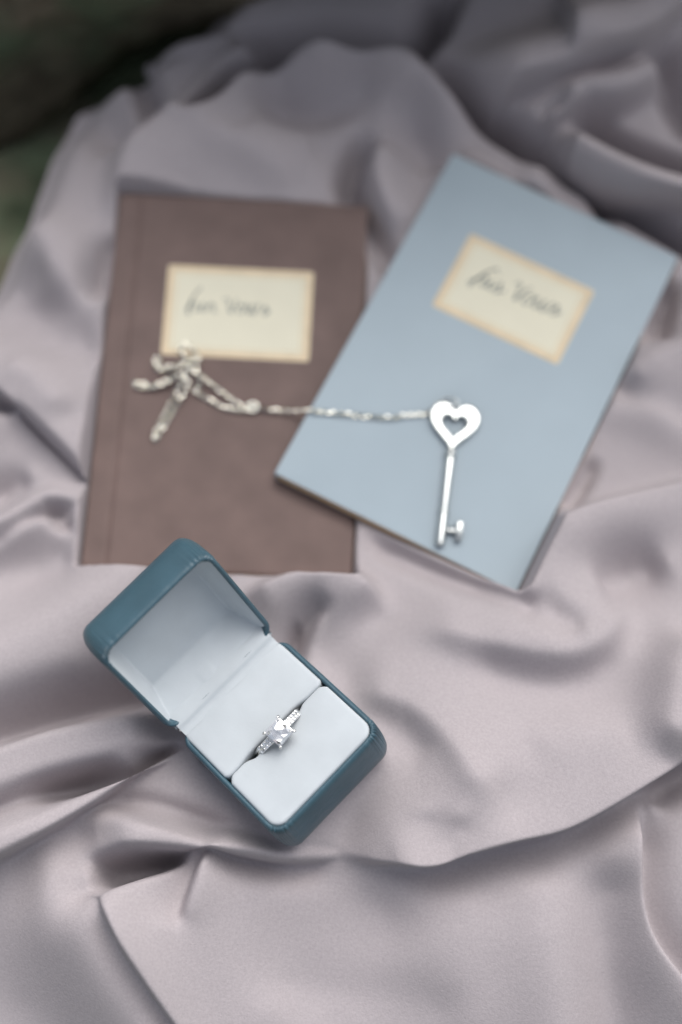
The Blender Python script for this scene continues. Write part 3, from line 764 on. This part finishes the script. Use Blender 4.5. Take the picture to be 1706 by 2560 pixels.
def build_box():
    W2, D, T = BOX_W / 2, BOX_D, BOX_T
    ol = rrect(-W2, W2, -D, -0.6, 5.0, 44, 110)
    # the hinge side corners are tighter
    prof = [(7.0, -T), (4.2, -T + .15), (2.2, -T + .9), (0.9, -T + 2.4), (0.25, -T + 5), (0.0, -T + 9), (0.0, -8), (0.02, -5), (0.05, -3), (0.1, -1.6), (0.3, -.7), (0.75, -.12), (1.25, 0.0), (1.7, -.25), (1.95, -1.0), (2.0, -3.0), (2.0, -4.5)]
    cps = [((-W2, -D), 1), ((W2, -D), 1)]
    V, Fc = loft(ol, prof, True, False, shell_disp(11, ol, cps, 1.5, 4))
    new_obj('base_shell', V, Fc, M_LEATHER, ring_box)

    # velvet pads with the slot between them; the ring spreads the slot open
    ys = -22.4
    win = lambda x, x0, x1, w: 1 / (1 + math.exp(-(x - x0) / w)) / (1 + math.exp((x - x1) / w))
    def slot_front(x):
        return ys - 0.06 - 1.25 * win(x, -9.6, 10.0, .6) - 1.0 * math.exp(-((x + 10.2) / 1.9) ** 2)
    def slot_back(x):
        return ys + 0.06 + 0.75 * win(x, -13.0, 11.5, 1.0)
    def pad(name, x0, x1, far, edge, front):
        pts = []
        n = 44
        if front:   # counter-clockwise: bottom side straight with round corners, top side is the slot
            for a in np.linspace(180, 270, 9): pts.append((x0 + 4 + 4 * math.cos(math.radians(a)), far + 4 + 4 * math.sin(math.radians(a))))
            for a in np.linspace(270, 360, 9): pts.append((x1 - 4 + 4 * math.cos(math.radians(a)), far + 4 + 4 * math.sin(math.radians(a))))
            for x in np.linspace(x1, x0, n):
                c = min(1, (min(x1 - x, x - x0)) / 2.5); pts.append((x, edge(x) - 2.0 * (1 - c) ** 2))
        else:
            for x in np.linspace(x0, x1, n):
                c = min(1, (min(x1 - x, x - x0)) / 1.6); pts.append((x, edge(x) + 1.0 * (1 - c) ** 2))
            for a in np.linspace(0, 90, 9): pts.append((x1 - 3 + 3 * math.cos(math.radians(a)), far - 3 + 3 * math.sin(math.radians(a))))
            for a in np.linspace(90, 180, 9): pts.append((x0 + 3 + 3 * math.cos(math.radians(a)), far - 3 + 3 * math.sin(math.radians(a))))
        # remove duplicate neighbours
        q = [pts[0]]
        for p in pts[1:]:
            if math.hypot(p[0] - q[-1][0], p[1] - q[-1][1]) > 0.08: q.append(p)
        if math.hypot(q[0][0] - q[-1][0], q[0][1] - q[-1][1]) < 0.08: q.pop()
        dense = []
        for i, p in enumerate(q):
            r_ = q[(i + 1) % len(q)]
            kk = max(1, int(math.hypot(r_[0] - p[0], r_[1] - p[1]) / 0.9))
            dense += [(p[0] + (r_[0] - p[0]) * t / kk, p[1] + (r_[1] - p[1]) * t / kk) for t in range(kk)]
        q = dense
        zt = 0.35
        V, Fc = loft(q, [(0, -6), (0, zt - 1.1), (.08, zt - .7), (.3, zt - .3), (.65, zt - .08), (1.1, zt), (1.6, zt + .05)])
        return new_obj(name, V, Fc, M_VELVET, ring_box)
    pad('back_pad', -W2 + 1.9, W2 - 1.9, -0.4, slot_back, False)
    pad('front_pad', -W2 + 1.9, W2 - 1.9, -D + 1.9, slot_front, True)
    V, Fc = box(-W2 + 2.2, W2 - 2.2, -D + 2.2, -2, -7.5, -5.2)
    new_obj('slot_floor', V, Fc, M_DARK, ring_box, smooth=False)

    # lid, hinged along the local x axis
    lid = bpy.data.objects.new('lid', None); scene.collection.objects.link(lid); lid.empty_display_size = 0.01
    lid.parent = ring_box
    # lid frame: x along hinge, y from hinge towards the lid's free edge, z out of the open mouth
    e2 = Vector((0, -math.cos(LID_ANGLE), math.sin(LID_ANGLE))); e1 = Vector((1, 0, 0)); e3 = -(e1.cross(e2))
    # the mouth faces the base (towards -y / +z side)
    if e3.y > 0: e3 = -e3
    Ml = Matrix((e1, e2, e3)).transposed().to_4x4()
    Ml.translation = Vector((0, 0.5 * MM, 0.6 * MM))
    lid.matrix_local = Ml
    H = 17.0
    ol = rrect(-W2, W2, 0.3, LID_D, 5.0, 44, 110)
    prof = [(7.5, -H), (4.4, -H + .2), (2.3, -H + 1.0), (1.0, -H + 2.4), (0.3, -H + 4.8), (0, -H + 8), (0, -6), (0.02, -4), (0.05, -2.6), (.1, -1.5), (.3, -.7), (.75, -.12), (1.2, 0), (1.6, -.25), (1.8, -1.0), (1.85, -2.2), (1.85, -3.0)]
    cps = [((-W2, LID_D), 1), ((W2, LID_D), 1)]
    V, Fc = loft(ol, prof, True, False, shell_disp(11, ol, cps, 1.5, 9))
    new_obj('lid_shell', V, Fc, M_LEATHER, lid)
    # padded lining: sloping panel by the hinge, flat panel, raised sides
    n = 90
    xs = np.linspace(-W2 + 1.6, W2 - 1.6, n); yv = np.linspace(0.4, LID_D - 1.7, n)
    x0, x1, y0, y1 = xs[0], xs[-1], yv[0], yv[-1]
    V = []
    def softmin(vals, k=1.0):
        return -math.log(sum(math.exp(-v / k) for v in vals)) * k
    for y in yv:
        for x in xs:
            ds = min(x - x0, x1 - x); df = y1 - y; dh = y - y0
            side = 0.4 + 2.6 * ds
            frontw = 0.4 + 4.5 * df
            hinge = 0.2 + 1.1 * dh
            d = softmin([side, frontw, hinge, 11.0], 0.28)
            # round the outline corners
            cx = max(0, 5 - ds) ; cyf = max(0, 5 - df)
            if cx > 0 and cyf > 0 and math.hypot(cx, cyf) > 4.4: d -= 1.6 * (math.hypot(cx, cyf) - 4.4)
            # pressed mark of the closing tab beside the hinge
            tab = math.exp(-((x + 2.0) / 2.6) ** 4) * math.exp(-((y - 3.2) / 2.6) ** 4)
            d -= 0.45 * tab
            V.append((x, y, -max(d, .35) - 0.15))
    Fc = [(j * n + i, j * n + i + 1, (j + 1) * n + i + 1, (j + 1) * n + i) for j in range(n - 1) for i in range(n - 1)]
    new_obj('lid_lining', V, Fc, M_VELVET, lid)
    # metal hinge showing at both ends, and the lining flap bridging the joint
    for s in (-1, 1):
        V, Fc = tube([(s * (W2 - 4.0), 0.5, -0.1), (s * (W2 - 2.0), 0.5, -0.1)], 0.4, 10)
        new_obj('hinge', V, Fc, M_WHITEGOLD, ring_box)
    V, Fc = [], []
    m = 40
    prof = [Vector((0, y, z)) for y, z in [(-2.6, .38), (-1.4, .5), (-.7, .62)]]
    prof += [(Ml @ Vector((0, y * MM, z * MM))) / MM for y, z in [(.5, .75), (1.1, .6), (1.7, .25), (2.2, -.6), (2.9, -2.2), (3.9, -4.9)]]
    for j, p in enumerate(prof):
        for i in range(m):
            x = -W2 + 2.4 + (BOX_W - 4.8) * i / (m - 1)
            V.append((x, p.y, p.z + 0.10 * math.sin(x * .35 + 1)))
    for j in range(len(prof) - 1):
        for i in range(m - 1):
            Fc.append((j * m + i, j * m + i + 1, (j + 1) * m + i + 1, (j + 1) * m + i))
    new_obj('hinge_flap', V, Fc, M_VELVET, ring_box)
build_box()

# ------------------------------------------------------------------ the ring
def brilliant(r, crown=0.30, pav=0.5, n=8, table=0.58, square=0.0):
    """faceted stone, girdle at z = 0"""
    def rad(a): 
        if square <= 0: return 1.0
        p = 2 + square * 8
        return (abs(math.cos(a)) ** p + abs(math.sin(a)) ** p) ** (-1 / p)
    V = []
    for i in range(n):
        a = 2 * math.pi * (i + .5) / n; V.append((table * r * rad(a) * math.cos(a), table * r * rad(a) * math.sin(a), crown * r))
    for i in range(2 * n):
        a = 2 * math.pi * (i * .5 + .5) / n
        k = 0.83; V.append((k * r * rad(a) * math.cos(a), k * r * rad(a) * math.sin(a), crown * r * (.62 if i % 2 else .48)))
    for i in range(2 * n):
        a = 2 * math.pi * (i * .5 + .5) / n; V.append((r * rad(a) * math.cos(a), r * rad(a) * math.sin(a), 0))
    for i in range(2 * n):
        a = 2 * math.pi * (i * .5 + .5) / n; V.append((r * rad(a) * math.cos(a), r * rad(a) * math.sin(a), -.05 * r))
    V.append((0, 0, -pav * r))
    Fc = [tuple(range(n))]
    A, G, H, c = n, 3 * n, 5 * n, 7 * n
    for i in range(n):
        j = (i + 1) % n
        m0, m1, m2 = A + 2 * i, A + 2 * i + 1, A + (2 * i + 2) % (2 * n)
        Fc += [(i, m0, m1), (i, m1, j), (j, m1, m2)]
    for i in range(2 * n):
        j = (i + 1) % (2 * n)
        Fc += [(A + i, G + i, G + j), (A + i, G + j, A + j)]
        Fc.append((G + i, H + i, H + j, G + j)); Fc.append((H + i, c, H + j))
    return V, Fc

def xform(vf, M):
    v, f = vf
    return [tuple(M @ Vector(p)) for p in v], f

def build_ring():
    # ring frame: x along the slot, z out of the box, y across the slot
    m = BOX_M @ Matrix.Translation((0.5 * MM, -21.4 * MM, -4.7 * MM)) @ Matrix.Rotation(math.radians(25), 4, 'X')
    root = thing('diamond_ring', 'white gold diamond ring with square stone and pave shoulders set in velvet slot', 'ring', m)
    R = 9.4
    V, Fc = [], []
    n, k = 96, 12
    for i in range(n):
        a = 2 * math.pi * i / n            # a = 90 deg is the head
        wid = 0.95 + 0.42 * max(0, math.sin(a)) ** 2
        th = 0.75
        for j in range(k):
            b = 2 * math.pi * j / k
            cx, sx = math.cos(b), math.sin(b)
            sq = lambda t: math.copysign(abs(t) ** .6, t)
            rr = R + th * sq(cx)
            V.append((rr * math.cos(a), wid * sq(sx), rr * math.sin(a)))
    for i in range(n):
        i2 = (i + 1) % n
        for j in range(k):
            j2 = (j + 1) % k
            Fc.append((i * k + j, i * k + j2, i2 * k + j2, i2 * k + j))
    band = new_obj('band', V, Fc, M_WHITEGOLD, root)
    # two rows of small stones on each shoulder, each with bead prongs
    small = None; bead = None
    for s in (-1, 1):
        for q in range(5):
            a = math.radians(90 - s * (19.0 + q * 7.9))
            for row in (-1, 1):
                M = Matrix.Rotation(0, 4, 'X')
                rd = Vector((math.cos(a), 0, math.sin(a))); ta = Vector((-math.sin(a), 0, math.cos(a))); yy = Vector((0, 1, 0))
                M = Matrix((ta, yy, rd)).transposed().to_4x4()
                wdt = 0.63
                pos = rd * (R + .78) + yy * row * wdt
                M.translation = pos * MM
                if small is None:
                    V, Fc = brilliant(.62, .36, .4, 6)
                    o = small = new_obj('pave_stone', V, Fc, M_STONE, band, smooth=False)
                    V, Fc = [], []
                    for jj in range(4):
                        ph = math.pi / 2 * jj / 3
                        for ii in range(8):
                            an = 2 * math.pi * ii / 8
                            V.append((.2 * math.cos(ph) * math.cos(an), .2 * math.cos(ph) * math.sin(an), .24 * math.sin(ph)))
                    for jj in range(3):
                        for ii in range(8): Fc.append((jj * 8 + ii, jj * 8 + (ii + 1) % 8, (jj + 1) * 8 + (ii + 1) % 8, (jj + 1) * 8 + ii))
                    bead_data = (V, Fc)
                else:
                    o = small.copy(); scene.collection.objects.link(o); o.parent = band
                o.matrix_local = M
                a2 = a + math.radians(3.8) * s
                rd2 = Vector((math.cos(a2), 0, math.sin(a2))); ta2 = Vector((-math.sin(a2), 0, math.cos(a2)))
                M2 = Matrix((ta2, yy, rd2)).transposed().to_4x4()
                M2.translation = (rd2 * (R + .72) + yy * row * (wdt + .42)) * MM
                if bead is None:
                    ob = bead = new_obj('bead_prong', bead_data[0], bead_data[1], M_WHITEGOLD, band)
                else:
                    ob = bead.copy(); scene.collection.objects.link(ob); ob.parent = band
                ob.matrix_local = M2
    # head: square basket, nine princess-like stones set edge to edge, four corner claws
    S = 2.95
    zc = R + 2.0
    head = bpy.data.objects.new('head', None); scene.collection.objects.link(head); head.empty_display_size = 0.005
    head.parent = root
    head.matrix_local = Matrix.Translation((-.3 * MM, -.2 * MM, zc * MM)) @ Matrix.Rotation(math.radians(4), 4, 'Z') @ Matrix.Scale(1.14, 4)
    V, Fc = merge([loft(rrect(-S, S, -S, S, 0.5, 4, 4), [(0.75, -1.1), (.3, -.8), (.2, -.45), (.45, -.38), (.7, -.5)], True, True),
                   loft(rrect(-S * .55, S * .55, -S * .5, S * .5, 0.6, 4, 2), [(0, -1.7), (0, -.9)]) ])
    o = new_obj('basket', V, Fc, M_WHITEGOLD, head); sharp(o, 40)
    # one square-cut centre stone: stepped crown of many small facets over a low pavilion
    rr = random.Random(11)
    G = 7
    V, Fc = [], []
    for j in range(G):
        for i in range(G):
            u, v = (i / (G - 1)) * 2 - 1, (j / (G - 1)) * 2 - 1
            edge = max(abs(u), abs(v))
            cr = 0.94 if abs(u) > .99 and abs(v) > .99 else 1.0
            jx = 0 if edge > .99 else rr.uniform(-.09, .09)
            jy = 0 if edge > .99 else rr.uniform(-.09, .09)
            z = 0.95 * (1 - edge ** 2.2) + (0 if edge > .99 else rr.uniform(-.26, .26))
            V.append(((u + jx) * 2.62 * cr, (v + jy) * 2.62 * cr, z + .05))
    for j in range(G - 1):
        for i in range(G - 1):
            a_, b_, c_, d_ = j * G + i, j * G + i + 1, (j + 1) * G + i + 1, (j + 1) * G + i
            if (i + j) % 2: Fc += [(a_, b_, c_), (a_, c_, d_)]
            else: Fc += [(a_, b_, d_), (b_, c_, d_)]
    ring_i = [i for i in range(G)] + [j * G + G - 1 for j in range(1, G)] + [(G - 1) * G + i for i in range(G - 2, -1, -1)] + [j * G for j in range(G - 2, 0, -1)]
    b0 = len(V)
    V.append((0, 0, -1.3))
    for q in range(len(ring_i)): Fc.append((ring_i[q], b0, ring_i[(q + 1) % len(ring_i)]))
    new_obj('centre_stone', V, Fc, M_STONE, head, smooth=False)
    for sx in (-1, 1):
        for sy in (-1, 1):
            p = [(sx * 1.9, sy * 1.3, -1.7), (sx * 2.7, sy * 2.6, -.8), (sx * 2.85, sy * 2.85, .1), (sx * 2.75, sy * 2.75, .6), (sx * 2.5, sy * 2.5, .8)]
            V, Fc = tube(p, [.32, .34, .38, .46, .3], 8)
            new_obj('claw', V, Fc, M_WHITEGOLD, head)
build_ring()
